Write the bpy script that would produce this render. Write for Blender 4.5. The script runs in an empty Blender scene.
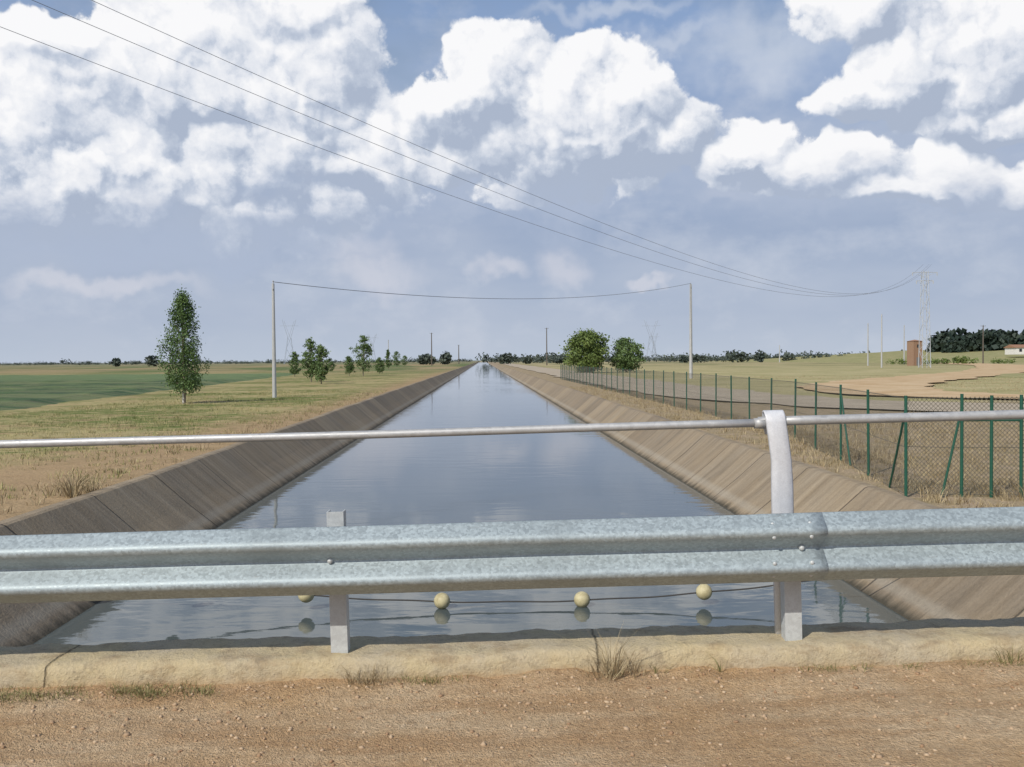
import bpy, math, random
import numpy as np
from mathutils import Vector, Matrix, noise as mn
random.seed(7); rng=np.random.default_rng(7)
scene=bpy.context.scene
COL=scene.collection
YAW=math.radians(1.66); SLOPE=math.radians(1.22)
BM=Matrix.Rotation(-YAW,4,'Z')@Matrix.Rotation(-SLOPE,4,'Y')
GZ=-0.7; WZ=-1.7; EYE=1.5

# ---------------- node helper ----------------
class T:
    def __init__(s,tree): s.t=tree; s.N=tree.nodes; s.L=tree.links
    def put(s,sock,v):
        if v is None: return
        if isinstance(v,bpy.types.NodeSocket): s.L.new(v,sock)
        else:
            if sock.type=='RGBA' and len(v)==3: v=(*v,1)
            sock.default_value=v
    def m(s,op,a,b=None,c=None,clamp=False):
        n=s.N.new('ShaderNodeMath'); n.operation=op; n.use_clamp=clamp
        s.put(n.inputs[0],a); s.put(n.inputs[1],b); s.put(n.inputs[2],c); return n.outputs[0]
    def v(s,op,a,b=None,c=None,scale=None):
        n=s.N.new('ShaderNodeVectorMath'); n.operation=op
        s.put(n.inputs[0],a); s.put(n.inputs[1],b)
        if c is not None: s.put(n.inputs[2],c)
        if scale is not None: s.put(n.inputs['Scale'],scale)
        return n.outputs['Value'] if op in('LENGTH','DOT_PRODUCT') else n.outputs[0]
    def mix(s,f,a,b,bt='MIX'):
        n=s.N.new('ShaderNodeMix'); n.data_type='RGBA'; n.blend_type=bt
        s.put(n.inputs[0],f); s.put(n.inputs[6],a); s.put(n.inputs[7],b); return n.outputs[2]
    def noise(s,vec,scale,detail=4,rough=.55,out=0,dist=0,dim='3D'):
        n=s.N.new('ShaderNodeTexNoise'); n.noise_dimensions=dim; s.put(n.inputs['Vector'],vec)
        n.inputs['Scale'].default_value=scale; n.inputs['Detail'].default_value=detail
        n.inputs['Roughness'].default_value=rough; n.inputs['Distortion'].default_value=dist
        return n.outputs[out]
    def vor(s,vec,scale,feature='F1',out='Distance',**k):
        n=s.N.new('ShaderNodeTexVoronoi'); n.feature=feature; 
        if 'dim' in k: n.voronoi_dimensions=k.pop('dim')
        s.put(n.inputs['Vector'],vec); n.inputs['Scale'].default_value=scale
        for kk,vv in k.items(): n.inputs[kk].default_value=vv
        return n.outputs[out]
    def mr(s,v,a,b,c=0,d=1,smooth=False):
        n=s.N.new('ShaderNodeMapRange'); n.clamp=True
        if smooth: n.interpolation_type='SMOOTHSTEP'
        for i,x in enumerate((v,a,b,c,d)): s.put(n.inputs[i],x)
        return n.outputs[0]
    def ramp(s,f,stops):
        n=s.N.new('ShaderNodeValToRGB'); s.put(n.inputs[0],f); e=n.color_ramp.elements
        while len(e)<len(stops): e.new(0.5)
        for i,(p,c) in enumerate(stops): e[i].position=p; e[i].color=(*c,1)
        return n.outputs[0]
    def pos(s): return s.N.new('ShaderNodeNewGeometry').outputs['Position']
    def obj(s): return s.N.new('ShaderNodeTexCoord').outputs['Object']
    def island(s): return s.N.new('ShaderNodeNewGeometry').outputs['Random Per Island']
    def sep(s,v):
        n=s.N.new('ShaderNodeSeparateXYZ'); s.put(n.inputs[0],v); return n.outputs
    def comb(s,x,y,z):
        n=s.N.new('ShaderNodeCombineXYZ'); s.put(n.inputs[0],x); s.put(n.inputs[1],y); s.put(n.inputs[2],z); return n.outputs[0]
    def mapv(s,v,sc): return s.v('MULTIPLY',v,sc)
    def bump(s,h,strength=.5,dist=.01,normal=None):
        n=s.N.new('ShaderNodeBump'); s.put(n.inputs['Height'],h)
        n.inputs['Strength'].default_value=strength; n.inputs['Distance'].default_value=dist
        if normal: s.L.new(normal,n.inputs['Normal'])
        return n.outputs[0]
def mat(name,fn):
    m=bpy.data.materials.new(name); m.use_nodes=True
    t=T(m.node_tree); b=m.node_tree.nodes['Principled BSDF']
    r=fn(t) or {}
    for k,v in r.items():
        t.put(b.inputs[k],v)
    return m

# ---------------- mesh helper ----------------
def mk(name,verts,faces,material,smooth=False,parent=None,M=None):
    me=bpy.data.meshes.new(name)
    if isinstance(verts,np.ndarray) and isinstance(faces,np.ndarray):
        nf,k=faces.shape
        me.vertices.add(len(verts)); me.vertices.foreach_set('co',verts.astype(np.float32).ravel())
        me.loops.add(nf*k); me.loops.foreach_set('vertex_index',faces.astype(np.int32).ravel())
        me.polygons.add(nf); me.polygons.foreach_set('loop_start',np.arange(0,nf*k,k,dtype=np.int32))
        me.polygons.foreach_set('loop_total',np.full(nf,k,dtype=np.int32))
        me.update(calc_edges=True); me.validate()
    else:
        me.from_pydata([tuple(v) for v in verts],[],[tuple(f) for f in faces]); me.update()
    if smooth: me.polygons.foreach_set('use_smooth',[True]*len(me.polygons))
    me.materials.append(material)
    o=bpy.data.objects.new(name,me); COL.objects.link(o)
    if parent: o.parent=parent
    if M is not None: o.matrix_world=M
    return o
def empty(name,M=None):
    o=bpy.data.objects.new(name,None); COL.objects.link(o); o.empty_display_size=.2
    if M is not None: o.matrix_world=M
    return o
class MB:
    def __init__(s): s.v=[]; s.f=[]
    def box(s,c,sz,R=None):
        b=len(s.v); c=Vector(c)
        for dz in(-.5,.5):
            for dx,dy in((-.5,-.5),(.5,-.5),(.5,.5),(-.5,.5)):
                p=Vector((dx*sz[0],dy*sz[1],dz*sz[2]))
                if R: p=R@p
                s.v.append(c+p)
        s.f+=[(b,b+3,b+2,b+1),(b+4,b+5,b+6,b+7)]+[(b+i,b+(i+1)%4,b+4+(i+1)%4,b+4+i) for i in range(4)]
    def cyl(s,p0,p1,r0,r1=None,n=8,cap=True):
        r1=r0 if r1 is None else r1
        p0=Vector(p0);p1=Vector(p1);d=(p1-p0).normalized()
        a=d.orthogonal().normalized(); c=d.cross(a); b=len(s.v)
        for p,r in((p0,r0),(p1,r1)):
            for i in range(n):
                t=2*math.pi*i/n; s.v.append(p+a*math.cos(t)*r+c*math.sin(t)*r)
        s.f+=[(b+i,b+(i+1)%n,b+n+(i+1)%n,b+n+i) for i in range(n)]
        if cap: s.f+=[tuple(b+i for i in range(n))[::-1],tuple(b+n+i for i in range(n))]
    def tube(s,pts,rs,n=8):
        pts=[Vector(p) for p in pts]; base=len(s.v)
        for i,p in enumerate(pts):
            d=(pts[min(i+1,len(pts)-1)]-pts[max(i-1,0)]).normalized()
            ref=Vector((0,0,1)) if abs(d.z)<.9 else Vector((0,1,0))
            a=d.cross(ref).normalized(); c=a.cross(d); r=rs[i] if hasattr(rs,'__len__') else rs
            for k in range(n):
                t=2*math.pi*k/n; s.v.append(p+a*math.cos(t)*r+c*math.sin(t)*r)
        for i in range(len(pts)-1):
            for k in range(n):
                s.f.append((base+i*n+k,base+i*n+(k+1)%n,base+(i+1)*n+(k+1)%n,base+(i+1)*n+k))
        s.f.append(tuple(base+k for k in range(n))[::-1]); s.f.append(tuple(base+(len(pts)-1)*n+k for k in range(n)))
    def sphere(s,c,r,nu=16,nv=10,sc=(1,1,1)):
        b=len(s.v); c=Vector(c)
        for j in range(nv+1):
            th=math.pi*j/nv
            for i in range(nu):
                ph=2*math.pi*i/nu
                s.v.append(c+Vector((math.sin(th)*math.cos(ph)*r*sc[0],math.sin(th)*math.sin(ph)*r*sc[1],math.cos(th)*r*sc[2])))
        for j in range(nv):
            for i in range(nu):
                s.f.append((b+j*nu+i,b+(j+1)*nu+i,b+(j+1)*nu+(i+1)%nu,b+j*nu+(i+1)%nu))
    def out(s,name,material,**k): return mk(name,s.v,s.f,material,**k)
def extrude(name,prof,xs,material,closed=True,dn=None,**k):
    n=len(prof); V=[];F=[]
    for x in xs:
        for (y,z) in prof:
            p=Vector((x,y,z))
            if dn: p+=dn(p)
            V.append(p)
    for i in range(len(xs)-1):
        for j in range(n if closed else n-1):
            a=i*n+j;b=i*n+(j+1)%n
            F.append((a,b,b+n,a+n))
    if closed:
        F.append(tuple(range(n))[::-1]); F.append(tuple((len(xs)-1)*n+j for j in range(n)))
    return mk(name,V,F,material,**k)
def quads(centers,size,aspect=.6,up=0.0):
    n=len(centers); 
    a=rng.normal(size=(n,3)); a/=np.linalg.norm(a,axis=1)[:,None]
    b=rng.normal(size=(n,3)); b-=a*(a*b).sum(1)[:,None]; b/=np.linalg.norm(b,axis=1)[:,None]
    sz=size*rng.uniform(.6,1.3,(n,1))
    a=a*sz*.5; b=b*sz*.5*aspect
    V=np.stack([centers-a,centers+b,centers+a,centers-b],1).reshape(-1,3)
    return V,np.arange(4*n).reshape(n,4)

# ---------------- materials ----------------
def m_ground(t):
    p=t.pos(); x,y,z=t.sep(p)
    n1=t.noise(p,.12,6,.6); n2=t.noise(p,1.3,5,.65); n3=t.noise(p,9,4,.7); nb=t.noise(t.mapv(p,(.05,.012,1)),1,4,.6); n4=t.noise(t.mapv(p,(.5,.9,1)),.8,5,.7)
    green=t.mix(n3,(.11,.155,.04),(.22,.24,.08)); dry=t.mix(n3,(.35,.29,.13),(.51,.43,.22)); soil=t.mix(n2,(.34,.22,.12),(.50,.36,.21))
    g=t.mr(t.m('ADD',t.m('MULTIPLY',n1,.6),t.m('MULTIPLY',n2,.5)),.49,.60)
    left=t.mix(g,green,dry)
    left=t.mix(t.mr(n4,.52,.65,0,.8),left,soil)
    sx=t.m('ADD',x,t.m('MULTIPLY',t.m('SUBTRACT',n2,.5),5))
    ns=t.mr(y,10,45,4.0,0.5)
    fs=t.mr(t.m('ADD',sx,ns),-9.0,-6.5)
    left=t.mix(t.m('MULTIPLY',fs,.9),left,soil)
    farc=t.mix(t.mr(nb,.42,.56),(.14,.18,.07),(.36,.28,.15))
    left=t.mix(t.mr(y,130,260),left,farc)
    rfield=t.mix(t.mr(n1,.36,.60),t.mix(n2,(.47,.40,.21),(.57,.49,.28)),t.mix(n2,(.31,.29,.12),(.44,.39,.20)))
    rfield=t.mix(t.mr(y,150,400),rfield,t.mix(t.mr(nb,.42,.55),(.22,.22,.10),(.44,.37,.20)))
    gravel=t.mix(t.mr(t.m('ADD',n2,t.m('MULTIPLY',n3,.3)),.5,.8),t.mix(n3,(.38,.28,.18),(.48,.38,.27)),(.31,.25,.14))
    fr=t.m('MAXIMUM',t.m('LESS_THAN',t.m('ADD',x,t.m('MULTIPLY',n2,2)),18.5),t.mr(t.m('ADD',y,t.m('MULTIPLY',n1,14)),56,52))
    right=t.mix(fr,rfield,gravel)
    c=t.mix(t.m('GREATER_THAN',x,0),left,right)
    c=t.mix(t.mr(y,400,3000,0,.7),c,(.25,.29,.29))  # aerial haze painted into the base colour, growing with distance
    c=t.mix(1,c,t.mix(t.mr(t.noise(p,25,3,.7),.3,.7),(.66,.66,.66),(1.28,1.28,1.28)),'MULTIPLY')
    return {'Base Color':c,'Roughness':.95,'Specular IOR Level':.1,'Normal':t.bump(t.m('ADD',n3,n2),.6,.06)}
M_ground=mat('ground_mat',m_ground)
def m_lining(t):
    p=t.pos(); x,y,z=t.sep(p)
    st=t.noise(t.mapv(p,(.5,5,.5)),1,5,.65); n=t.noise(p,.8,6,.65); nf=t.noise(p,22,4,.7)
    c=t.mix(t.mr(st,.3,.7),(.21,.17,.12),(.40,.33,.24))
    c=t.mix(t.mr(n,.35,.7,0,.6),c,(.37,.28,.175))
    slab=t.N.new('ShaderNodeTexWhiteNoise'); slab.noise_dimensions='1D'; t.put(slab.inputs['W'],t.m('FLOOR',t.m('ADD',t.m('DIVIDE',y,3.0),.5)))
    c=t.mix(1,c,t.mix(slab.outputs[0],(.82,.82,.83),(1.12,1.11,1.08)),'MULTIPLY')
    wl=t.mr(t.m('ADD',z,t.m('MULTIPLY',st,.14)),-1.62,-1.53)
    c=t.mix(wl,(.08,.07,.05),c)
    pale=t.m('MULTIPLY',t.mr(z,-1.60,-1.55),t.mr(z,-1.44,-1.5)); c=t.mix(t.m('MULTIPLY',pale,.3),c,(.48,.44,.36))
    jy=t.m('ABSOLUTE',t.m('SUBTRACT',t.m('FRACT',t.m('DIVIDE',t.m('ADD',y,t.m('MULTIPLY',nf,.04)),3.0)),.5))
    j=t.mr(jy,0,.012,1,0); c=t.mix(t.m('MULTIPLY',j,.75),c,(.05,.04,.03))
    h=t.m('SUBTRACT',t.m('ADD',nf,st),t.m('MULTIPLY',j,2))
    c=t.mix(1,c,t.mix(nf,(.75,.75,.75),(1.25,1.25,1.25)),'MULTIPLY')
    return {'Base Color':c,'Roughness':.9,'Specular IOR Level':.2,'Normal':t.bump(h,.5,.03)}
M_lining=mat('lining_concrete',m_lining)
def m_water(t):
    p=t.pos(); 
    w=t.noise(t.mapv(p,(.7,1.5,1)),1.0,2,.5,dist=.5); w2=t.noise(t.mapv(p,(1,2.0,1)),4.5,2,.5)
    amp=t.mr(t.noise(t.mapv(p,(.15,.06,1)),1,3,.5),.38,.62,.2,1)
    h=t.m('MULTIPLY',t.m('ADD',w,t.m('MULTIPLY',w2,.12)),amp)
    return {'Base Color':(.085,.105,.105),'Roughness':.04,'IOR':1.36,'Normal':t.bump(h,.28,.035)}
M_water=mat('canal_water',m_water)
def m_dirt(t):
    p=t.pos(); n=t.noise(p,1.6,6,.65); nf=t.noise(p,45,4,.75); vv=t.vor(p,75,out='Color'); vd=t.vor(p,75)
    v2=t.vor(p,160); n4=t.noise(t.mapv(p,(.8,4,1)),1,4,.65); nm=t.noise(p,9,5,.7)
    c=t.mix(t.mr(n,.35,.65),(.50,.335,.18),(.59,.45,.29)); c=t.mix(t.mr(n4,.42,.62,0,.75),c,(.43,.27,.14))
    c=t.mix(t.mr(nm,.52,.68,0,.45),c,(.36,.23,.125))
    c=t.mix(t.m('MULTIPLY',t.mr(vd,.4,.1),t.mr(t.sep(vv)[0],.66,.76)),c,t.mix(t.sep(vv)[1],(.26,.16,.10),(.62,.52,.38)))
    c=t.mix(1,c,t.mix(t.mr(nf,.3,.7),(.66,.64,.62),(1.22,1.22,1.22)),'MULTIPLY')
    return {'Base Color':c,'Roughness':.95,'Specular IOR Level':.15,'Normal':t.bump(t.m('SUBTRACT',t.m('ADD',t.m('ADD',nf,n),nm),t.m('MULTIPLY',t.m('ADD',vd,v2),.5)),.85,.012)}
M_dirt=mat('dirt_road',m_dirt)
def m_track(c0,c1):
    def f(t):
        p=t.pos(); n=t.noise(p,.35,6,.65); nf=t.noise(p,6,4,.7)
        return {'Base Color':t.mix(1,t.mix(t.mr(n,.35,.65),c0,c1),t.mix(nf,(.75,.75,.75),(1.22,1.22,1.22)),'MULTIPLY'),'Roughness':.95,'Specular IOR Level':.1,'Normal':t.bump(nf,.5,.03)}
    return f
M_track=mat('gravel_track_mat',m_track((.42,.35,.26),(.52,.44,.33)))
M_path=mat('earth_path_mat',m_track((.52,.355,.19),(.66,.50,.31)))
def m_kerb(t):
    p=t.obj(); x,y,z=t.sep(p); n=t.noise(p,2.2,7,.7); nf=t.noise(p,60,4,.75); n2=t.noise(t.mapv(p,(3,3,9)),1.5,5,.7); nm=t.noise(p,14,5,.75)
    c=t.mix(t.mr(n,.35,.65),(.58,.47,.27),(.52,.44,.31)); c=t.mix(t.mr(n2,.52,.72,0,.8),c,(.33,.23,.13))
    c=t.mix(t.mr(nm,.53,.66,0,.6),c,(.30,.24,.16))
    c=t.mix(t.mr(t.m('ADD',z,t.m('MULTIPLY',n,.11)),.115,.045,0,.8),c,(.46,.295,.155))
    c=t.mix(t.mr(t.noise(p,.9,3,.5),.55,.7,0,.4),c,(.43,.40,.34))
    jx=t.m('ABSOLUTE',t.m('SUBTRACT',t.m('FRACT',t.m('DIVIDE',t.m('ADD',t.m('ADD',x,t.m('MULTIPLY',n,.10)),.85),2.6)),.5))
    k=t.mr(jx,0,.0035,1,0)
    c=t.mix(t.m('MULTIPLY',k,.6),c,(.12,.09,.05))
    c=t.mix(1,c,t.mix(nf,(.72,.72,.72),(1.22,1.22,1.22)),'MULTIPLY')
    return {'Base Color':c,'Roughness':.9,'Specular IOR Level':.2,'Normal':t.bump(t.m('SUBTRACT',t.m('ADD',t.m('ADD',nf,n),nm),k),1.0,.010)}
M_kerb=mat('kerb_concrete',m_kerb)
def m_galv(base,rough=.5,met=.55,sp=70,stain=.6,var=.17):
    def f(t):
        p=t.obj(); v=t.sep(t.vor(p,sp,out='Color'))[0]; n=t.noise(p,3,6,.7); nv=t.noise(t.mapv(p,(1,6,6)),9,5,.7); nn=t.noise(p,160,3,.7)
        c=t.mix(v,tuple(k*(1-var) for k in base),tuple(min(1,k*(1+var)) for k in base))
        c=t.mix(t.mr(n,.45,.7,0,.5),c,tuple(k*.68 for k in base))
        c=t.mix(t.mr(nv,.64,.74,0,stain),c,(.30,.25,.19))
        c=t.mix(1,c,t.mix(nn,(.80,.80,.80),(1.2,1.2,1.2)),'MULTIPLY')
        return {'Base Color':c,'Metallic':met,'Roughness':t.mr(v,0,1,rough-.06,rough+.12),'Normal':t.bump(t.m('ADD',n,t.m('MULTIPLY',nn,.05)),.2,.005)}
    return f
M_galv=mat('galvanised_steel',m_galv((.385,.445,.46),.56,.35,85,.45))
M_tube=mat('handrail_aluminium',m_galv((.52,.52,.51),.5,.4,45,.5,.06))
M_white=mat('weathered_white_metal',m_galv((.70,.71,.73),.5,.1,60,.5,.03))
M_post=mat('post_zinc',m_galv((.56,.58,.57),.5,.2,60,.6,.06))
def flat(c,rough=.7,met=0,var=.2,sc=3,spec=.4):
    def f(t):
        n=t.noise(t.obj(),sc,5,.65)
        return {'Base Color':t.mix(n,tuple(k*(1-var) for k in c),tuple(min(1,k*(1+var)) for k in c)),'Roughness':rough,'Metallic':met,'Specular IOR Level':spec}
    return f
M_green=mat('green_fence_paint',flat((.018,.095,.06),.5))
M_wire=mat('fence_wire',flat((.13,.12,.09),.6))
M_pole=mat('concrete_pole',flat((.45,.45,.44),.8))
M_wood=mat('wood_pole',flat((.13,.11,.09),.9))
M_pylon=mat('pylon_steel',flat((.50,.52,.54),.6,.2))
M_farpyl=mat('far_pylon_steel',flat((.34,.38,.44),.7))  # bluer than the near pylon: distance haze mixed into the colour
M_cable=mat('cable',flat((.26,.28,.32),.6))
M_rope=mat('rope',flat((.06,.055,.05),.8))
M_buoy=mat('buoy_plastic',lambda t:{'Base Color':t.mix(t.mr(t.noise(t.obj(),9,5,.7),.4,.7),(.60,.53,.31),(.36,.30,.15)),'Roughness':.55})
M_bark=mat('bark',flat((.20,.17,.13),.95))
M_lime=mat('limewashed_bark',flat((.55,.53,.48),.9))
def m_leaf(d,l,sc=1.2,tr=.25):
    def f(t):
        n=t.noise(t.obj(),sc,3,.6); i=t.island()
        c=t.mix(t.m('ADD',t.m('MULTIPLY',t.mr(n,.35,.65),.65),t.m('MULTIPLY',i,.35)),d,l)
        return {'Base Color':c,'Roughness':.6,'Specular IOR Level':.3}
    return f
M_poplar=mat('poplar_leaves',m_leaf((.04,.085,.025),(.16,.24,.075)))
M_young=mat('young_tree_leaves',m_leaf((.06,.11,.035),(.18,.25,.09)))
M_shrub=mat('round_tree_leaves',m_leaf((.06,.10,.028),(.20,.26,.07),.6))
M_far=mat('far_foliage',m_leaf((.05,.07,.06),(.10,.12,.09),.1))  # greens shifted towards blue-grey, aerial haze put into the leaf colour
M_pine=mat('pine_foliage',m_leaf((.018,.034,.027),(.05,.07,.05),.15))
M_grass=mat('field_grass_blades',lambda t:{'Base Color':t.mix(t.mr(t.m('ADD',t.m('MULTIPLY',t.noise(t.pos(),.12,5,.6),1.3),t.m('MULTIPLY',t.island(),.5)),.65,1.12),(.13,.17,.05),(.46,.39,.20)),'Roughness':.8,'Specular IOR Level':.2})
M_dry=mat('dry_weed_blades',lambda t:{'Base Color':t.mix(t.island(),(.24,.18,.10),(.50,.41,.25)),'Roughness':.8,'Specular IOR Level':.2})
M_gweed=mat('green_weed_blades',lambda t:{'Base Color':t.mix(t.island(),(.13,.15,.05),(.34,.29,.14)),'Roughness':.8,'Specular IOR Level':.2})
M_stone=mat('gravel_stones',lambda t:{'Base Color':t.mix(t.island(),(.34,.21,.12),(.58,.44,.29)),'Roughness':.9,'Specular IOR Level':.2})
def m_crop(t):
    p=t.pos(); r=t.noise(t.mapv(p,(.02,.35,1)),1.0,3,.5); n=t.noise(t.mapv(p,(.6,.25,1)),1.2,5,.65)
    x,y,z=t.sep(p); rw=t.m('SINE',t.m('MULTIPLY',t.m('ADD',y,t.m('MULTIPLY',x,.15)),3.4))
    c=t.mix(t.mr(n,.35,.65),(.035,.08,.02),(.095,.16,.045)); c=t.mix(t.mr(r,.50,.56,0,.6),c,(.22,.25,.09))
    c=t.mix(t.mr(rw,.3,.9,0,.35),c,(.25,.22,.11))
    c=t.mix(t.mr(y,105,125,0,.7),c,(.17,.24,.08))
    return {'Base Color':c,'Roughness':.7,'Normal':t.bump(t.noise(p,6,4,.7),1,.15)}
M_crop=mat('crop_leaves',m_crop)
def m_brick(t):
    n=t.N.new('ShaderNodeTexBrick'); t.L.new(t.obj(),n.inputs['Vector']); n.inputs['Scale'].default_value=4
    n.inputs['Color1'].default_value=(.27,.15,.09,1); n.inputs['Color2'].default_value=(.34,.2,.12,1); n.inputs['Mortar'].default_value=(.38,.33,.27,1)
    return {'Base Color':n.outputs[0],'Roughness':.9}
M_brick=mat('brick',m_brick); M_tile=mat('roof_tile',flat((.33,.18,.11),.85)); M_wall=mat('white_render',flat((.75,.73,.68),.85)); M_darkglass=mat('window_glass',flat((.03,.035,.04),.2)); M_door=mat('metal_door',flat((.2,.2,.2),.5))
M_deck=mat('deck_concrete',flat((.33,.30,.26),.9))
M_hill=mat('hill_grass',m_track((.25,.26,.11),(.42,.37,.19)))

# ---------------- terrain ----------------
ys=[-200,-60]+list(np.arange(-20,80,2.0))+[90,110,150,200,300,500,900,1500,1501,2500,6000]
prof=[(-6000,GZ),(-900,GZ),(-200,GZ),(-60,GZ),(-30,GZ),(-18,GZ),(-12,GZ),(-9,GZ),(-7.4,GZ),(-6.5,GZ-.02),(-4.0,-3.0),(4.0,-3.0),(6.5,GZ-.02),(7.4,GZ),(9,GZ),(12,GZ),(18,GZ),(30,GZ),(60,GZ),(200,GZ),(900,GZ),(6000,GZ)]
V=[];F=[]
for y in ys:
    for (x,z) in prof:
        zz=z
        if y>=1501 : zz=GZ
        if z==GZ and 7<abs(x)<100 and 6<y<200: zz+=mn.noise(Vector((x*.3,y*.3,0)))*.05
        V.append((x,y,zz))
n=len(prof)
for i in range(len(ys)-1):
    for j in range(n-1): F.append((i*n+j,i*n+j+1,(i+1)*n+j+1,(i+1)*n+j))
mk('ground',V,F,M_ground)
for s,nm in((-1,'canal_lining'),(1,'canal_lining')):
    V=[];F=[];yl=list(np.arange(-20,90,.75))+list(np.arange(90,400,6.0))+list(np.arange(400,1500,50.))
    pr=[(6.60,GZ-.10),(6.58,GZ+.035),(6.42,GZ+.04),(6.36,GZ+.02),(5.72,-1.245),(5.15,WZ),(5.0,WZ-.10),(4.98,WZ-.10),(4.3,-2.35)]
    for y in yl:
        o=mn.noise(Vector((s*9,y*.5,0)))*.03+mn.noise(Vector((s*9,y*.12,4)))*.06
        for k,(x,z) in enumerate(pr):
            V.append((s*(x+o*.5),y,z+o*.4))
    m_=len(pr)
    for i in range(len(yl)-1):
        for j in range(m_-1):
            a=i*m_+j; f=(a,a+1,a+1+m_,a+m_); F.append(f if s>0 else f[::-1])
    mk(nm,V,F,M_lining)
mk('canal_water',[(-5.6,-60,WZ),(5.6,-60,WZ),(5.6,1500,WZ),(-5.6,1500,WZ)],[(0,1,2,3)],M_water)

def ribbon(name,pts,widths,z,material,ruts=False):
    V=[];F=[]; P=[Vector((p[0],p[1],0)) for p in pts]
    Q=[];W=[]
    for i in range(len(P)-1):
        p0=P[max(i-1,0)];p1=P[i];p2=P[i+1];p3=P[min(i+2,len(P)-1)]
        for k in range(16):
            t=k/16; Q.append(.5*((2*p1)+(p2-p0)*t+(2*p0-5*p1+4*p2-p3)*t*t+(3*p1-p0-3*p2+p3)*t**3)); W.append(widths[i]*(1-t)+widths[i+1]*t)
    Q.append(P[-1]);W.append(widths[-1]); L=(-.5,-.3,-.17,0,.17,.3,.5); nl=len(L)
    for i,q in enumerate(Q):
        d=(Q[min(i+1,len(Q)-1)]-Q[max(i-1,0)]).normalized(); nrm=Vector((d.y,-d.x,0))
        for s in L:
            w=W[i]*s*(1+.3*mn.noise(q*.25+Vector((s*9,0,0))))
            V.append(q+nrm*w+Vector((0,0,z-(.03 if abs(s)==.17 else 0))))
    for i in range(len(Q)-1):
        for j in range(nl-1): a=i*nl+j; F.append((a,a+1,a+nl+1,a+nl))
    mk(name,V,F,material)
ribbon('gravel_track',[(110,41),(45,40),(27,39),(18.5,44),(14.5,55),(13.4,75),(13.2,120),(13,260),(13,600)],[8,8,8.5,8,7.5,7.5,7.5,7,6],GZ+.07,M_track)
ribbon('dirt_path',[(36,42),(30,48),(25.5,56),(25.5,64),(29,75),(39,92),(56,116),(79,151),(125,240),(175,380)],[4,6,7.5,8.5,9,9,9,9.5,12,13],GZ+.10,M_path)

def rise(name,x0,x1,y0,y1,h,NX=30,NY=14,M_=None,p=.8):
    V=[];F=[]
    for j in range(NY+1):
        for i in range(NX+1):
            u=i/NX;v=j/NY; x=x0+u*(x1-x0);y=y0+v*(y1-y0)
            z=GZ-.3+h*math.sin(math.pi*u)**p*math.sin(math.pi*v)**p*(1+.15*mn.noise(Vector((x*.05,y*.05,1)))) if 0<u<1 and 0<v<1 else GZ-.3
            V.append((x,y,z))
    for j in range(NY):
        for i in range(NX): a=j*(NX+1)+i; F.append((a,a+1,a+NX+2,a+NX+1))
    mk(name,V,F,M_,smooth=True)
rise('hill',150,650,330,730,9,M_=M_hill,p=.7)
rise('grassy_mound',46,140,62,135,1.7,M_=M_hill,p=1.3)

# crop field
V=[];F=[]; xs=np.linspace(-22,-150,70); yy=np.concatenate([np.arange(46,110,1.0),np.arange(110,175,4.0)])
for j,y in enumerate(yy):
    for i,x in enumerate(xs):
        e=(i in(0,len(xs)-1)) or (j in(0,len(yy)-1))
        V.append((x-(y-47)*.07+1.5*mn.noise(Vector((y*.15,2,0)))*(i==0),y,GZ-.05 if e else GZ+.2+.16*mn.noise(Vector((x*1.1,y*1.3,0)))))
m_=len(xs)
for j in range(len(yy)-1):
    for i in range(m_-1): a=j*m_+i; F.append((a,a+m_,a+m_+1,a+1))
mk('crop_field',V,F,M_crop)

# ---------------- bridge ----------------
def axis(lo,hi,flo,fhi,fs,cs):
    a=list(np.arange(lo,flo,cs))+list(np.arange(flo,fhi,fs))+list(np.arange(fhi,hi+.01,cs)); return a
rx=axis(-40,40,-3.1,3.1,.03,1.5); ry=axis(-6,4.8,2.8,4.8,.03,.8)
def roadz(x,y):
    z=.012*mn.noise(Vector((x*2.5,y*2.5,0)))+.006*mn.noise(Vector((x*11,y*11,3)))
    k=max(0,(y-4.36+.06*mn.noise(Vector((x*2,7,0))))/.3); z+=min(1,k)*(.026+.030*mn.noise(Vector((x*3,1,0)))+.014*mn.noise(Vector((x*12,y*9,1)))); return z
V=[];F=[]
for y in ry:
    for x in rx:
        z=roadz(x,y)
        if abs(x)>9: z=-.0213*(abs(x)-9)*(1 if x>0 else -1)
        V.append((x,y,z))
m_=len(rx)
for j in range(len(ry)-1):
    for i in range(m_-1): a=j*m_+i; F.append((a,a+1,a+m_+1,a+m_))
mk('dirt_road',V,F,M_dirt,smooth=True,M=BM)
b=MB(); b.box((0,-.5,-.28),(15.0,11.2,.46)); 
for s in(-1,1): b.box((s*7.2,-.5,-1.4),(.6,10.6,1.76))
b.out('bridge_deck',M_deck,M=BM)
b=MB()
for s in(-1,1):
    for e in(-1,1):
        x0,x1=s*7.52,s*40; y0,y1=(4.8,7.0) if e>0 else (-6,-8)
        k=len(b.v); b.v+=[Vector((x0,y0,-.02)),Vector((x1,y0,-.02-(.66*s if s>0 else -.66))),Vector((x1,y1,-1.7 if s>0 else -.2)),Vector((x0,y1,-1.0))]; b.f.append((k,k+1,k+2,k+3))
b.out('road_embankment',M_ground,M=BM)
def kn(p):
    q=Vector((p.x*4,p.y*6,p.z*8)); f=mn.noise(q)*.010+mn.noise(q*3.1)*.006+mn.noise(q*7)*.003
    return Vector((0,f*1.6+.014*mn.noise(Vector((p.x*1.1,0,0))),f+.009*mn.noise(Vector((p.x*.9,5,0)))))
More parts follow.
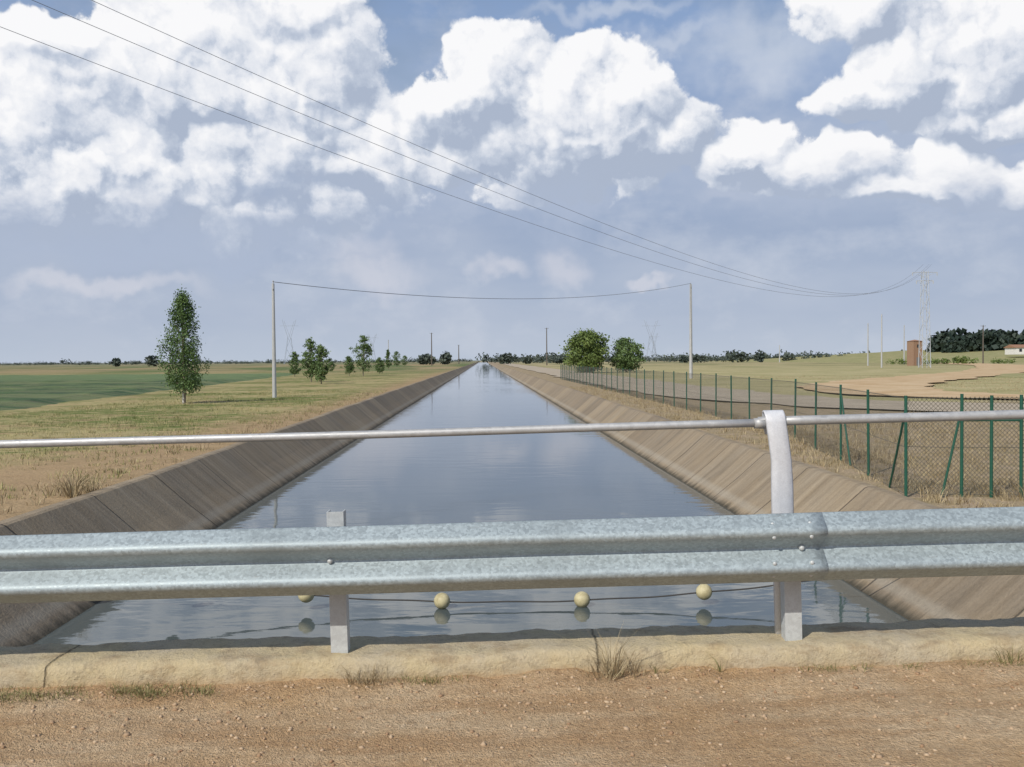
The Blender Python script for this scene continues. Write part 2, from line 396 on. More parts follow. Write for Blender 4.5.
kp=[(4.65,-.15),(4.65,0),(4.652,.03),(4.655,.06),(4.662,.09),(4.675,.112),(4.70,.124),(4.74,.127),(4.78,.127),(4.83,.127),(4.88,.127),(4.92,.127),(4.96,.127),(5.02,.126),(5.045,.118),(5.05,.1),(5.05,-.05),(5.05,-.6),(4.9,-.6)]
extrude('bridge_kerb',kp,axis(-8.5,8.5,-3.2,3.2,.02,.5),M_kerb,dn=kn,M=BM,smooth=True)

# guardrail
gr=empty('guardrail',BM)
P=[(.0,.312),(.004,.311),(.014,.303),(.050,.276),(.066,.265),(.076,.256),(.081,.247),(.082,.238),(.079,.228),(.072,.219),(.055,.205),(.026,.182),(.012,.170),(.005,.163),(.003,.156)]
P=P+[(d,.312-z) for d,z in P[-2::-1]]
YB=4.60
def beam(nm,x0,x1,dy,dz=0):
    prof=[(YB-d-dy,.442+z+dz) for d,z in P]
    xs=list(np.arange(x0,x1,.08))+[x1]
    def dn(p): return Vector((0,.006*mn.noise(Vector((p.x*.7,2,p.z*3))),.005*mn.noise(Vector((p.x*.8,9,0)))))
    o=extrude(nm,prof,xs,M_galv,closed=False,dn=dn,parent=gr,smooth=True)
    md=o.modifiers.new('t','SOLIDIFY'); md.thickness=.004; md.offset=0
    return o
beam('beam_section_1',-8,1.44,.0045); beam('beam_section_2',1.14,8,-.001)
posts=[-.83+2.17*k for k in range(-3,5)]
b=MB()
for px in posts:
    zt=.80 if abs(px+.83)<.1 else .70
    b.box((px,4.745,(zt+.10)/2),(.080,.006,zt-.10)); b.box((px-.037,4.782,(zt+.10)/2),(.006,.068,zt-.10)); b.box((px+.037,4.782,(zt+.10)/2),(.006,.068,zt-.10))
    b.box((px,4.67,.597),(.06,.144,.11))
b.out('posts',M_post,parent=gr)
b=MB()
for px in posts:
    b.cyl((px,YB,.598),(px,YB-.028,.598),.014,.012,10); b.sphere((px,YB-.028,.598),.011,10,6,(1,.5,1))
for sx in(1.20,1.37):
    for sz,dd in((.66,.076),(.715,.05),(.48,.05),(.54,.076)):
        b.sphere((sx,YB-.003-dd,sz),.010,10,6,(1,.6,1))
b.out('bolts',M_post,parent=gr,smooth=True)
hr=empty('handrail',BM)
b=MB(); b.tube([(x,4.85,1.158+.004*mn.noise(Vector((x*.6,0,0)))) for x in np.arange(-8,1.27,.25)],.020,14)
b.tube([(x,4.85,1.166+.003*mn.noise(Vector((x*.6,4,0)))) for x in np.arange(1.22,8,.25)],.023,14)
b.out('tube',M_tube,parent=hr,smooth=True)
b=MB(); 
b.cyl((1.20,4.85,1.158),(1.25,4.85,1.158),.025,.028,14); b.out('collar',M_tube,parent=hr,smooth=True)
def strap(px,nm):
    path=[(4.856,.10),(4.850,.5),(4.845,.72),(4.838,.85),(4.826,.98),(4.818,1.08),(4.817,1.16),(4.822,1.192),(4.836,1.212),(4.852,1.217),(4.868,1.211),(4.881,1.19),(4.884,1.15),(4.884,1.10)]
    V=[];F=[]
    for i,(y,z) in enumerate(path):
        lean=-.010*(z-.12)-.030*max(0,z-.95)/.25; w=.052-.004*(z>.9)
        for k,(dx,dy) in enumerate(((-w,0.010),(-w*.86,0.0),(-w*.3,-.003),(w*.3,-.003),(w*.86,0),(w,.010))):
            sgn=1 if z<1.17 and i<8 else 0
            V.append((px+dx+lean,y+dy*sgn,z))
    for i in range(len(path)-1):
        for k in range(5): a=i*6+k; F.append((a,a+1,a+7,a+6))
    o=mk(nm,V,F,M_white,smooth=True,parent=hr); md=o.modifiers.new('t','SOLIDIFY'); md.thickness=.006; md.offset=0
for i,px in enumerate((1.335,-3.0,5.68)): strap(px,'upright_strap_%d'%(i+1))

# gravel stones
ico=[(0,0,1)]+[(math.cos(a)*.894,math.sin(a)*.894,.447) for a in np.arange(5)*2*math.pi/5]+[(math.cos(a)*.894,math.sin(a)*.894,-.447) for a in (np.arange(5)+.5)*2*math.pi/5]+[(0,0,-1)]
ico=np.array(ico); icf=[(0,1+i,1+(i+1)%5) for i in range(5)]+[(1+i,6+i,1+(i+1)%5) for i in range(5)]+[(6+i,6+(i+1)%5,1+(i+1)%5) for i in range(5)]+[(11,6+(i+1)%5,6+i) for i in range(5)]
icf=np.array(icf)
NS=6000; X=rng.uniform(-2.9,2.9,NS); Y=3.2+1.42*rng.random(NS)**.55; S=.0022+.010*rng.random(NS)**8
V=ico[None]*S[:,None,None]*rng.uniform(.6,1.35,(NS,12,1))*rng.uniform(.7,1.3,(NS,1,3))*np.array([1,1,.7])
Z=np.array([roadz(x,y) for x,y in zip(X,Y)])
V=V+np.stack([X,Y,Z+S*.2],1)[:,None,:]
Fc=(icf[None]+(np.arange(NS)*12)[:,None,None]).reshape(-1,3)
mk('gravel',V.reshape(-1,3),Fc,M_stone,M=BM)

def blades(cx,cy,cz,h,w,spread,n,bend=.4):
    N=len(cx)*n; cx=np.repeat(cx,n);cy=np.repeat(cy,n);cz=np.repeat(cz,n);h=np.repeat(h,n)*rng.uniform(.5,1.1,N)
    a=rng.uniform(0,2*np.pi,N); r=spread*rng.random(N); bx=cx+np.cos(a)*r; by=cy+np.sin(a)*r
    a2=a+rng.normal(0,.6,N); l=bend*rng.uniform(.2,1.2,N); dx=np.cos(a2);dy=np.sin(a2)
    t=rng.uniform(0,np.pi,N); wx=np.cos(t)*w/2; wy=np.sin(t)*w/2
    def P(k,f,ww): 
        off=l*h*f*f
        return np.stack([bx+dx*off+wx*ww,by+dy*off+wy*ww,cz+h*f*(1-.25*l*f)],1)
    V=np.stack([P(0,0,-1),P(0,0,1),P(0,.55,.7),P(0,.55,-.7),P(0,1,.12),P(0,1,-.12)],1).reshape(-1,3)
    i=(np.arange(N)*6)[:,None]
    F=np.concatenate([i+np.array([0,1,2,3]),i+np.array([3,2,4,5])])
    return V,F
def scatter(n,x0,x1,y0,y1,pw=1.6):
    y=y0+(y1-y0)*rng.random(n)**pw; x=rng.uniform(x0,x1,n); return x,y
x,y=scatter(17000,-34,-7.0,9,75)
k=np.array([mn.noise(Vector((a*.25,b_*.25,7)))+.5*mn.noise(Vector((a*1.1,b_*1.1,3)))>-.12-.25*(a<-10) for a,b_ in zip(x,y)]); x=x[k];y=y[k]
ok=~((x<-20)&(y>45)); x=x[ok];y=y[ok]
V,F=blades(x,y,np.full(len(x),GZ-.02),rng.uniform(.04,.17,len(x)),.017,.2,7,.7); mk('grass',V,F,M_grass)
x,y=scatter(5000,30,80,60,120,1.2)
V,F=blades(x,y,np.full(len(x),GZ-.02),rng.uniform(.05,.15,len(x)),.03,.3,5,.7); mk('grass',V,F,M_dry)
x=np.concatenate([rng.uniform(6.75,9.3,1700),rng.uniform(-8.0,-6.65,300),rng.uniform(8,34,5200)]); y=np.concatenate([9+70*rng.random(1700)**1.8,9+60*rng.random(300),14.8+19*rng.random(5200)**1.2])
V,F=blades(x,y,np.full(len(x),GZ-.02),rng.uniform(.08,.34,len(x))*rng.uniform(.4,1.1,len(x)),.015,.16,9,.8); mk('dry_weeds',V,F,M_dry)
V,F=blades(np.array([-6.75,-6.9,-6.7]),np.array([16.6,16.8,17.2]),np.full(3,GZ-.02),np.array([.5,.4,.35]),.012,.14,70,.9); mk('dry_bush',V,F,M_dry)
def kw(name,spots,material,n,w):
    VV=[];FF=[];o=0
    for (u,Y,h,sp,nn) in spots:
        X0=(u-512)/1000*Y; V,F=blades(np.array([X0]),np.array([Y]),np.array([.02]),np.array([h]),w,sp,nn,1.1); VV.append(V);FF.append(F+o);o+=len(V)
    mk(name,np.concatenate(VV),np.concatenate(FF),material,M=BM)
kw('weed_tuft',[(612,4.61,.24,.05,60),(636,4.61,.14,.05,22),(600,4.58,.15,.07,35)],M_dry,0,.0034)
kw('weed_tuft',[(365,4.58,.11,.07,60),(350,4.61,.10,.05,30),(380,4.61,.08,.05,30)],M_dry,0,.0033)
kw('weed_tuft',[(1014,4.63,.12,.05,40),(720,4.63,.10,.02,12),(655,4.63,.06,.05,20)],M_gweed,0,.0033)
sp=[(random.uniform(-40,235),4.56+random.uniform(-.07,.06),random.uniform(.015,.045),.08,30) for _ in range(48)]+[(random.uniform(400,470),4.59,.04,.05,18) for _ in range(7)]+[(random.uniform(520,700),4.61,.026,.05,12) for _ in range(7)]+[(random.uniform(760,1050),4.61,.034,.06,16) for _ in range(20)]
kw('low_weeds',sp,M_gweed,0,.0033)

# ---------------- rope of buoys ----------------
bp=empty('buoy_line')
def ra(x): return WZ+.07+.016*(x-.5)**2
b=MB(); pts=[(x,12.85,ra(x)+.02*math.sin(x*5)*(.3)) for x in np.linspace(-6.2,6.3,120)]; b.tube(pts,.010,6); b.out('rope',M_rope,parent=bp)
b=MB()
for x in(-5.6,-4.0,-2.29,-.55,1.26,2.85): b.sphere((x,12.85,ra(x)+.01),.105,20,14)
b.out('floats',M_buoy,parent=bp,smooth=True)
b=MB()
for s in(-6.25,6.35): b.cyl((s,12.85,GZ-.5),(s,12.85,GZ+.1),.03,.03,8)
b.out('anchor_posts',M_wood,parent=bp)

# ---------------- fence ----------------
fe=empty('chain_link_fence')
fp=[(8.7,112),(8.75,60),(8.8,38),(8.4,27),(7.6,21),(6.68,15.6),(9.2,15.3),(14,15.1),(22,15.0)]
seg=[0]
for i in range(len(fp)-1): seg.append(seg[-1]+math.dist(fp[i],fp[i+1]))
segA=np.array(seg);FX=np.array([p[0] for p in fp]);FY=np.array([p[1] for p in fp]); TOT=seg[-1]
def fpt(s): return np.interp(s,segA,FX),np.interp(s,segA,FY)
FH=1.55
b=MB(); s=0; corner=seg[5]
plist=list(np.arange(corner,0,-2.75))+[corner+v for v in(.85,1.3,1.75,4.6,7.3,10)]
for s in plist:
    x,y=fpt(s); tx=random.uniform(-.02,.02); b.cyl((x,y,GZ-.05),(x+tx,y,GZ+FH+.06+random.uniform(-.02,.03)),.026,.026,8)
b.out('posts',M_green,parent=fe)
b=MB()
for s0,s1 in((corner,corner-1.1),(corner+.85,corner+.55),(corner+1.75,corner+2.2),(seg[4],seg[4]+1.0)):
    x,y=fpt(s0); x2,y2=fpt(s1); b.cyl((x,y,GZ+FH-.15),(x2,y2,GZ),.02,.02,8)
x0,y0=fpt(corner+.85); x1,y1=fpt(corner+1.75); b.cyl((x0,y0,GZ+FH-.35),(x1,y1,GZ+FH-.35),.018,.018,8)
b.out('braces',M_green,parent=fe)
V=[];F=[]
sp_=.07; K=5
i=-int(FH/sp_)-1
while i*sp_<TOT:
    for dr in(1,-1):
        b0=len(V); col=[]
        for k in range(K+1):
            h=FH*k/K; s=i*sp_+(h if dr>0 else FH-h)
            if s<0 or s>TOT: continue
            x,y=fpt(s); x2,y2=fpt(min(TOT,s+.01)); x3,y3=fpt(max(0,s-.01)); d=Vector((x2-x3,y2-y3,0)).normalized()
            p=Vector((x,y,GZ+.02+h)); w=.0030*(1+min(1.5,(y/60)))
            q=(d*(1 if dr>0 else -1)+Vector((0,0,1))).normalized(); pr=q.cross(Vector((d.y,-d.x,0)))
            col.append((p-pr*w,p+pr*w))
        for a_,c_ in col: V+= [a_,c_]
        for k in range(len(col)-1): j=b0+2*k; F.append((j,j+1,j+3,j+2))
    i+=1
mk('wire_mesh',V,F,M_wire,parent=fe)
b=MB()
for h in(.03,FH/2,FH):
    b.tube([(*fpt(s),GZ+h) for s in np.linspace(0,TOT,160)],.005,4)
b.out('line_wires',M_wire,parent=fe)

# ---------------- poles and wires ----------------
def wire(b,p0,p1,sag,r=.012,n=60):
    p0=Vector(p0);p1=Vector(p1)
    b.tube([p0.lerp(p1,t)-Vector((0,0,sag*4*t*(1-t))) for t in np.linspace(0,1,n)],r,5)
def pole(name,x,y,h,r=.11,material=None,arm=False,z=GZ):
    e=empty(name); b=MB(); b.cyl((x,y,z-.2),(x,y,z+h),r,r*.62,10)
    b.cyl((x,y,z+h),(x,y,z+h+.14),.03,.03,6); b.sphere((x,y,z+h+.14),.05,8,6)
    b.box((x,y,z+h-.35),(.06,r*2.6,.06))
    if arm: b.box((x,y,z+h-.2),(1.5,.09,.09)); [b.cyl((x+d,y,z+h-.16),(x+d,y,z+h+.02),.035,.035,6) for d in(-.68,.68)]
    b.out('pole_shaft',material or M_pole,parent=e); return e
pole('utility_pole',-12.75,61.5,6.95,.13); pole('utility_pole',23,110,10.4,.2)
b=MB(); wire(b,(-12.75,61.5,GZ+7.05),(23,110,GZ+10.5),1.35,.022); b.out('overhead_wire',M_cable)
for (u,v0,d,arm) in((432,333,420,1),(547,328,380,1),(872,323,260,0),(886,314,210,0),(909,325,330,0),(990,325,300,1),(459,345,600,1),(389,340,500,0),(782,345,500,0)):
    x=(u-483)/1000*d; hz=360-(u-483)*.0068; top=EYE+(hz-v0)/1000*d
    pole('telegraph_pole',x,d,top-GZ,.10+d*.0004,M_wood if arm else M_pole,bool(arm))
def lattice(name,x,y,h,w0,w1,st,arms,material,n=9):
    e=empty(name); b=MB()
    def c(t,i):
        w=(w0*(1-t)+w1*t)/2; sx,sy=((-1,-1),(1,-1),(1,1),(-1,1))[i]; return Vector((x+sx*w,y+sy*w,GZ+h*t))
    for i in range(4):
        b.cyl(c(0,i),c(1,i),st,st*.8,5)
        for k in range(n):
            t0=k/n;t1=(k+1)/n; j=(i+1)%4
            if (k+i)%2: b.cyl(c(t0,i),c(t1,j),st*.5,st*.5,4)
            else: b.cyl(c(t0,j),c(t1,i),st*.5,st*.5,4)
    b.out('lattice_body',material,parent=e); b=MB()
    for (t,hw) in arms:
        z=GZ+h*t
        for s in(-1,1):
            b.cyl((x,y,z),(x+s*hw,y,z),st*.9,st*.7,5); b.cyl((x,y,z-h*.05),(x+s*hw,y,z),st*.6,st*.5,4); b.cyl((x+s*hw,y,z),(x+s*hw,y,z-h*.035),st*1.3,st*1.3,6)
    b.out('cross_arms',material,parent=e)
lattice('lattice_power_pole',89.4,200,19.6,1.75,1.0,.075,((.985,2.5),(.9,1.7)),M_pylon,11)
for (u,v0,d) in((652,320,800),(291,320,800),(373,334,1200),(655,333,1500)):
    x=(u-483)/1000*d; hz=360-(u-483)*.0068; h=EYE+(hz-v0)/1000*d-GZ
    e=empty('transmission_tower'); b=MB(); st=.14*d/800
    def C(t,s,sy=0): 
        w={0:4.2,.35:2.4,.6:1.2,1:5.5}[t]; return Vector((x+s*w,d+sy*w*.5,GZ+h*t))
    for s in(-1,1):
        for sy in(-1,1):
            b.cyl(C(0,s,sy),C(.35,s,sy),st*1.3,st,4); b.cyl(C(.35,s,sy),C(.6,s,sy),st,st,4)
        b.cyl(C(.6,s),C(1,s),st*1.4,st*1.2,4); b.cyl(C(.6,-s*0.4),C(1,s)+Vector((-s*1.5,0,-1)),st,st,4)
        b.cyl(C(0,s),C(.35,-s),st,st,4); b.cyl(C(.35,s),C(.6,-s),st,st,4)
        b.cyl(Vector((x,d,GZ+h*.86)),Vector((x+s*7.5,d,GZ+h*.86)),st*1.2,st,4)
    b.out('tower_frame',M_farpyl,parent=e)
b=MB()
for k,(du,dz) in enumerate(((-.35,.12),(.85,.42),(1.35,.72))):
    pts=[]
    for t in np.linspace(-.3,1,170):
        z=EYE+6.7-11*t+24*t*t; w=max(0,1-t)
        pts.append((-9.66+99.06*t+du,20+180*t,z-1.0*max(0,t)+dz*w))
    b.tube(pts,[.0045+.009*max(0,p[1])/100 for p in pts],5)
b.out('power_lines',M_cable)
pole('utility_pole',-39.0,-34,14.6,.16,None,True)

# ---------------- trees ----------------
def tree(name,x,y,h,w,shape,leafmat,nclump,nleaf,ls,trunk_h,lime=False,seed=0):
    r=np.random.default_rng(seed); e=empty(name)
    b=MB(); tops=h*.92
    lean=r.uniform(-.02,.02)*h
    pts=[(x+lean*(t**2)+.02*h*math.sin(t*5+seed)*.3,y,GZ-.1+tops*t) for t in np.linspace(0,1,9)]
    r0=max(.04,h*.014); b.tube(pts,[r0*(1-.9*t)+.006 for t in np.linspace(0,1,9)],8)
    cl=[]
    for i in range(nclump):
        t=r.random()**1.0; z=trunk_h+(h-trunk_h)*t
        if shape=='poplar': R=.5*w*np.interp(t,[0,.08,.25,.5,.75,.92,1],[.5,.85,1.0,.92,.72,.4,.1])
        elif shape=='round': R=.5*w*math.sqrt(max(0.02,1-(2*t-1)**2*.95))
        else: R=.5*w*(math.sin(math.pi*(t*.8+.16))**.8)
        a=r.uniform(0,2*math.pi); q=R*math.sqrt(r.uniform(.05,1))*r.uniform(.7,1.15)*(1+.45*mn.noise(Vector((a*1.5,t*7,seed))))
        cl.append((x+lean*t+q*math.cos(a),y+q*math.sin(a),GZ+z))
    cl=np.array(cl)
    for i in range(0,nclump,max(1,nclump//26)):
        c=cl[i]; tz=max(trunk_h*.8,(c[2]-GZ)*.72); b.cyl((x+lean*(tz/h)**2,y,GZ+tz),tuple(c),r0*.35,.008,5)
    b.out('trunk_and_limbs',M_bark,parent=e)
    if lime: b=MB(); b.cyl((x,y,GZ-.05),(x,y,GZ+trunk_h*.85),r0*1.12,r0*1.02,10); b.out('limewashed_trunk',M_lime,parent=e)
    sg=w*(.055 if shape=='poplar' else .06)
    C=np.repeat(cl,nleaf,0)+r.normal(0,sg,(nclump*nleaf,3))*np.array([1,1,1.6 if shape=='poplar' else .8])
    V,F=quads(C,ls,.75); mk('foliage',V,F,leafmat,parent=e)
tree('poplar_tree',-15.9,53.6,5.65,2.35,'poplar',M_poplar,210,64,.095,.75,True,1)
for i,(u,vb,vt,wp) in enumerate(((312,382,340,19),(322,384,346,17),(296,377,353,11),(364,376,337,19),(350,376,357,11),(380,374,358,10),(397,367,352,9),(405,366,356,6),(332,372,362,7),(389,370,350,6))):
    hz=360-(u-483)*.0068; d=2.2/(vb-hz)*1000; x=(u-483)/1000*d; h=(vb-vt)/1000*d; w=wp/1000*d*1.1
    tree('young_tree',x,d,h,w,'mid',M_young,90,36,.05*h**.5*1.6,h*.14,False,20+i)
tree('round_tree',16.6,160,6.4,7.2,'round',M_shrub,210,50,.34,.5,False,50)
tree('round_tree',23.2,162,5.2,5.4,'round',M_young,140,46,.3,.5,False,51)

def treeline(name,items,leafmat,nl=90):
    C=[];S=[]
    for (x,y,z,h,w) in items:
        k=max(2,int(3*w/h)); 
        for j in range(k):
            cx=x+rng.uniform(-.5,.5)*w; hh=h*rng.uniform(.5,1)
            p=rng.normal(size=(nl//k+6,3)); p/=np.linalg.norm(p,axis=1)[:,None]; p*=rng.random((len(p),1))**.33
            p=p*np.array([h*.4,h*.4,hh*.5])+np.array([cx,y,z+hh*.5]); C.append(p); S.append(np.full(len(p),h*.22))
    C=np.concatenate(C);S=np.concatenate(S)
    V,F=quads(C,1.0,.8); V=V.reshape(-1,4,3); c=C[:,None,:]; V=c+(V-c)*S[:,None,None]; mk(name,V.reshape(-1,3),F,leafmat)
it=[]
for i in range(150):
    u=random.uniform(-60,470); d=random.uniform(900,1600); it.append(((u-483)/1000*d,d,GZ,random.uniform(2,5)*(1+(random.random()<.1)),random.uniform(5,30)))
for i in range(300):
    u=random.uniform(495,1060); d=random.uniform(600,1300); it.append(((u-483)/1000*d,d,GZ,random.uniform(3,8.5),random.uniform(5,32)))
treeline('distant_trees',it,M_far)
it=[]
for (u,v,w) in((118,356,7),(155,353,9),(420,352,8),(430,351,10),(443,350,12),(510,350,12),(524,352,14),(560,353,14),(740,347,16),(760,349,12),(700,352,12),(800,350,30),(835,350,30),(690,353,18)):
    d=520; hz=360-(u-483)*.0068; it.append(((u-483)/1000*d,d,GZ,EYE-GZ+(hz-v)/1000*d,w/1000*d))
treeline('distant_trees',it,M_far,200)
it=[]
for i in range(190):
    u=random.uniform(938,1130); d=random.uniform(460,560); it.append(((u-483)/1000*d,d,2.5,random.uniform(9.5,14)*(.75 if u<950 else 1),7))
treeline('pine_grove',it,M_pine,260)
it=[((u-483)/1000*300,300,GZ,random.uniform(1.5,3),6) for u in (905,898,935,948,956,968,975,1005,1012)]
treeline('field_bushes',it,M_shrub,120)

def house(name,x,y,z,w,dp,h,rh,wm,rot=.2,tower=False):
    e=empty(name,Matrix.Translation((x,y,z))@Matrix.Rotation(rot,4,'Z'))
    b=MB(); b.box((0,0,h/2),(w,dp,h)); b.out('walls',wm,parent=e)
    V=[(-w*.55,-dp*.56,h),(w*.55,-dp*.56,h),(w*.55,dp*.56,h),(-w*.55,dp*.56,h),(-w*.55 if not tower else -.05,0,h+rh),(w*.55 if not tower else .05,0,h+rh)]
    mk('roof',V,[(0,1,5,4),(2,3,4,5),(0,4,3),(1,2,5),(3,2,1,0)],M_tile,parent=e)
    b=MB(); b.box((0,-dp/2-.02,1.05),(.9,.06,2.1)); b.out('door',M_door,parent=e)
    b=MB()
    if tower: b.box((0,-dp/2-.02,h*.8),(.6,.06,.8))
    else:
        for k in(-.32,.32): b.box((k*w,-dp/2-.02,1.6),(1.1,.06,1.1))
    b.out('windows',M_darkglass,parent=e)
house('brick_hut',109.2,250,GZ,2.6,2.6,6.2,.4,M_brick,.25,True)
house('white_house',207,378,2.2,10,7,2.6,1.2,M_wall,.1)

# ---------------- sun ----------------
S=Vector((-.46,-.60,.65)).normalized()
ld=bpy.data.lights.new('sun','SUN'); ld.energy=3.35; ld.angle=math.radians(.55); ld.color=(1,.955,.88)
lo=bpy.data.objects.new('sun',ld); COL.objects.link(lo); lo.rotation_euler=S.to_track_quat('Z','Y').to_euler(); lo.location=(-30,-30,40)

# ---------------- world ----------------
w=bpy.data.worlds.new('World'); scene.world=w; w.use_nodes=True
w.cycles.sampling_method='MANUAL'; w.cycles.sample_map_resolution=256
t=T(w.node_tree); bg=w.node_tree.nodes['Background']
A=[(110,105,118,85),(225,70,115,85),(318,70,78,66),(40,165,130,85),(200,170,210,85),(345,145,85,80),(260,8,110,35),(70,42,55,28),(90,205,150,48),(280,205,130,42),
(445,112,60,48),(505,82,54,60),(565,95,72,56),(632,112,70,54),(692,132,50,42),(570,150,170,58),
(750,163,66,38),(815,175,80,30),(860,163,60,28),(910,190,90,18),(965,172,64,34),(1045,178,65,28),
(925,52,88,70),(1000,50,100,86),(862,98,54,30),(895,5,110,36),(1010,112,85,32),
(-190,110,170,110),(1210,90,150,110),(1520,120,160,70)]
def conv(u,v,rx,ry):
    a=(u-483)/1000;b_=(360-v)/1000; az=math.atan(a); c=math.cos(az); el=math.atan(b_*c)
    return az,el,rx/1000*c*c,ry/1000*c
g=bpy.data.node_groups.new('cloud_density','ShaderNodeTree')
for nm in('P','W1','W2'): g.interface.new_socket(nm,in_out='INPUT',socket_type='NodeSocketVector')
g.interface.new_socket('D',in_out='OUTPUT',socket_type='NodeSocketFloat'); g.interface.new_socket('B',in_out='OUTPUT',socket_type='NodeSocketFloat')
gt=T(g); gi=g.nodes.new('NodeGroupInput'); go=g.nodes.new('NodeGroupOutput'); Pin=gi.outputs[0]
Pw=gt.v('MULTIPLY',gt.v('ADD',Pin,gi.outputs[1]),(1,1,0)); acc=None
for bl in A:
    az,el,rx_,ry_=conv(*bl)
    l=gt.v('LENGTH',gt.v('MULTIPLY_ADD',Pw,(1/rx_,1/ry_,0),(-az/rx_,-el/ry_,0)))
    acc=l if acc is None else gt.m('SMOOTH_MIN',acc,l,.25)
env=gt.m('MINIMUM',gt.m('MAXIMUM',gt.m('SUBTRACT',1.0,acc),-2.0),.6)
Q2=gt.v('ADD',Pin,gi.outputs[2])
v1=gt.vor(Q2,10,feature='F1',dim='2D'); v2=gt.vor(Q2,25,feature='F1',dim='2D'); v3=gt.vor(Q2,60,feature='F1',dim='2D')
f1=gt.noise(Pin,60,4,.66,dim='2D')
sq=lambda a:gt.m('SUBTRACT',.28,gt.m('MULTIPLY',a,a))
B=gt.m('ADD',gt.m('MULTIPLY',sq(v1),.55),gt.m('ADD',gt.m('MULTIPLY',sq(v2),.30),gt.m('MULTIPLY',sq(v3),.13)))
B=gt.m('ADD',B,gt.m('MULTIPLY',gt.m('SUBTRACT',f1,.5),.20))
D=gt.m('ADD',gt.m('MULTIPLY',env,1.25),B)
g.links.new(D,go.inputs[0]); g.links.new(B,go.inputs[1])
tc=t.N.new('ShaderNodeTexCoord').outputs['Generated']; dx,dy,dz=t.sep(t.v('NORMALIZE',tc))
az=t.m('ARCTAN2',dx,dy); el=t.m('ARCSINE',dz); Pv=t.comb(az,el,0)
wA=t.v('SUBTRACT',t.noise(Pv,8,4,.62,out=1,dim='2D'),(.5,.5,.5))
W1=t.v('SCALE',wA,scale=.075); 
W2=t.v('ADD',t.v('SCALE',wA,scale=.07),t.v('SCALE',t.v('SUBTRACT',t.noise(Pv,42,4,.65,out=1,dim='2D'),(.5,.5,.5)),scale=.022))
def dens(p):
    n=t.N.new('ShaderNodeGroup'); n.node_tree=g; t.L.new(p,n.inputs[0]); t.L.new(W1,n.inputs[1]); t.L.new(W2,n.inputs[2]); return n.outputs
o0=dens(Pv); d0=o0[0]; d1=dens(t.v('ADD',Pv,(-.008,.013,0)))[0]
sky=t.N.new('ShaderNodeTexSky'); sky.sky_type='NISHITA'; sky.sun_disc=False
sky.sun_elevation=math.asin(S.z); sky.sun_rotation=math.atan2(S.x,S.y)
sky.air_density=1.0; sky.dust_density=1.2; sky.ozone_density=1.5
n1=t.noise(t.v('MULTIPLY',Pv,(1,2.6,1)),4,4,.6,dim='2D'); n2=t.noise(t.v('MULTIPLY',Pv,(1,1.6,1)),9,5,.62,dim='2D')
veil=t.ramp(t.mr(el,0,.36),[(0,(.50,.57,.68)),(.12,(.41,.48,.62)),(.35,(.34,.415,.57)),(.62,(.32,.41,.59)),(1,(.25,.37,.61))])
veil=t.mix(t.mr(n1,.35,.7,0,.5),veil,(.52,.57,.68))
veil=t.mix(t.mr(n2,.52,.75,0,.4),veil,(.62,.66,.75))
vf=t.mr(t.m('ADD',el,t.m('MULTIPLY',t.m('SUBTRACT',n1,.5),.35)),.22,.42,.95,.25,True)
vf=t.m('MULTIPLY',vf,t.mr(el,.35,.9,1,.25))
base=t.mix(vf,sky.outputs[0],t.v('SCALE',veil,scale=10.))
def field(lst,wsc,k=.2):
    Q=t.v('MULTIPLY',t.v('ADD',Pv,t.v('SCALE',t.v('ADD',wA,t.v('SCALE',W2,scale=14)),scale=wsc)),(1,1,0)); r=None
    for bl in lst:
        q=conv(*bl); l=t.v('LENGTH',t.v('MULTIPLY_ADD',Q,(1/q[2],1/q[3],0),(-q[0]/q[2],-q[1]/q[3],0)))
        r=l if r is None else t.m('SMOOTH_MIN',r,l,k)
    return r
pf=field(((385,278,55,32),(500,268,30,18),(566,256,42,32),(655,283,22,10),(745,205,60,14),(360,255,50,18),(100,285,120,18)),.05)
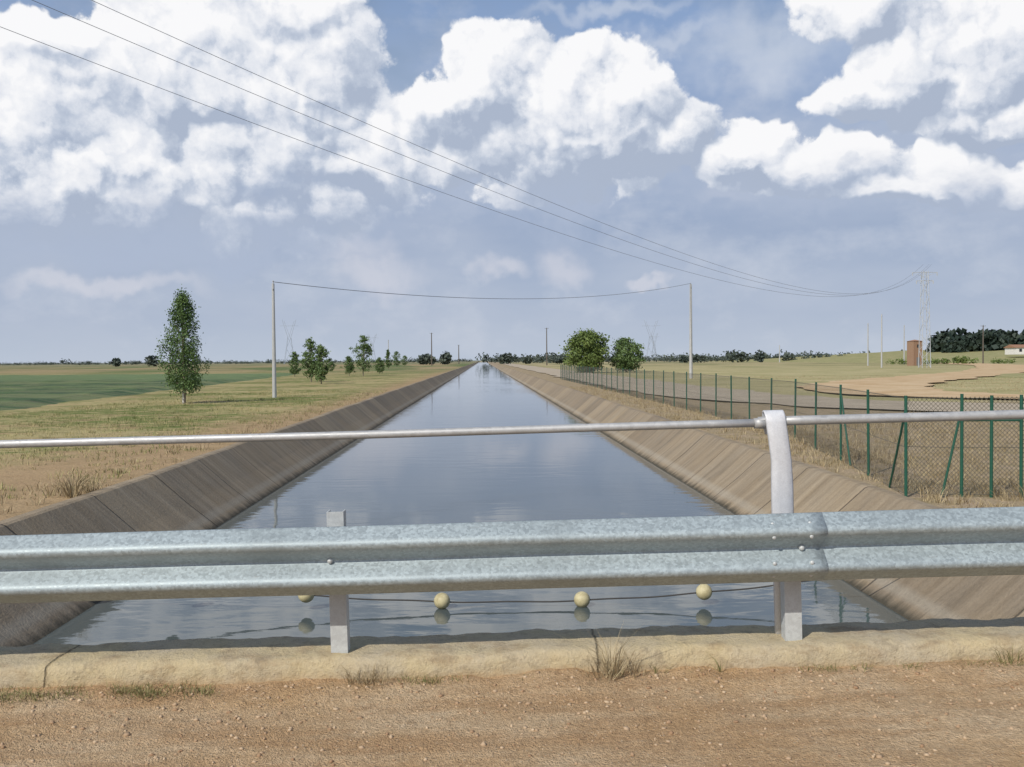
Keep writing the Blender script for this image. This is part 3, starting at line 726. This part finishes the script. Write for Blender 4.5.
base=t.mix(t.mr(pf,1.05,.15,0,.45,True),base,(7.6,7.5,8.0))
cz=field(((600,12,110,13),(670,45,60,16),(760,45,100,40)),.06)
base=t.mix(t.mr(cz,1.1,.1,0,.5,True),base,(6.6,7.1,8.0))
by=field(((570,185,200,44),(800,200,180,32),(200,240,270,38),(960,150,120,44),(420,150,60,60)),.07)
base=t.mix(t.mr(by,1.15,.3,0,.9,True),base,(4.2,4.9,6.3))
al=t.mr(d0,.0,.15,0,1,True)
fade=t.mr(t.m('ADD',el,t.m('MULTIPLY',t.m('SUBTRACT',n2,.5),.16)),.085,.185,0,1,True)
al=t.m('MULTIPLY',al,fade)
sh=t.m('MULTIPLY_ADD',t.m('SUBTRACT',d0,d1),1.75,.58)
sh=t.m('ADD',sh,t.m('MULTIPLY',o0[1],.75))
dk=field(((600,165,140,44),(470,132,60,34),(300,212,130,30),(110,225,160,34),(930,110,100,28),(1000,197,90,16),(800,192,90,16),(190,118,65,26),(330,110,35,25)),.10)
sh=t.m('SUBTRACT',sh,t.mr(dk,1.25,.1,0,.58,True))
sh=t.m('ADD',sh,t.m('MULTIPLY',t.m('SUBTRACT',n1,.5),.5),clamp=True)
cc=t.ramp(sh,[(0,(.41,.475,.60)),(.28,(.53,.59,.70)),(.6,(.76,.79,.855)),(1,(.95,.95,.965))])
fin=t.mix(al,base,t.v('SCALE',cc,scale=10.))
t.L.new(fin,bg.inputs[0]); bg.inputs[1].default_value=.1

# ---------------- camera ----------------
cd=bpy.data.cameras.new('camera'); cam=bpy.data.objects.new('camera',cd); COL.objects.link(cam); scene.camera=cam
cd.sensor_width=36; cd.lens=1000/1024*36; cd.clip_start=.05; cd.clip_end=20000
cam.matrix_world=Matrix.Translation((0,0,EYE))@Matrix.Rotation(-YAW,4,'Z')@Matrix.Rotation(math.radians(90-1.36),4,'X')@Matrix.Rotation(math.radians(-.39),4,'Z')
scene.view_settings.view_transform='Standard'; scene.view_settings.look='None'; scene.view_settings.exposure=0
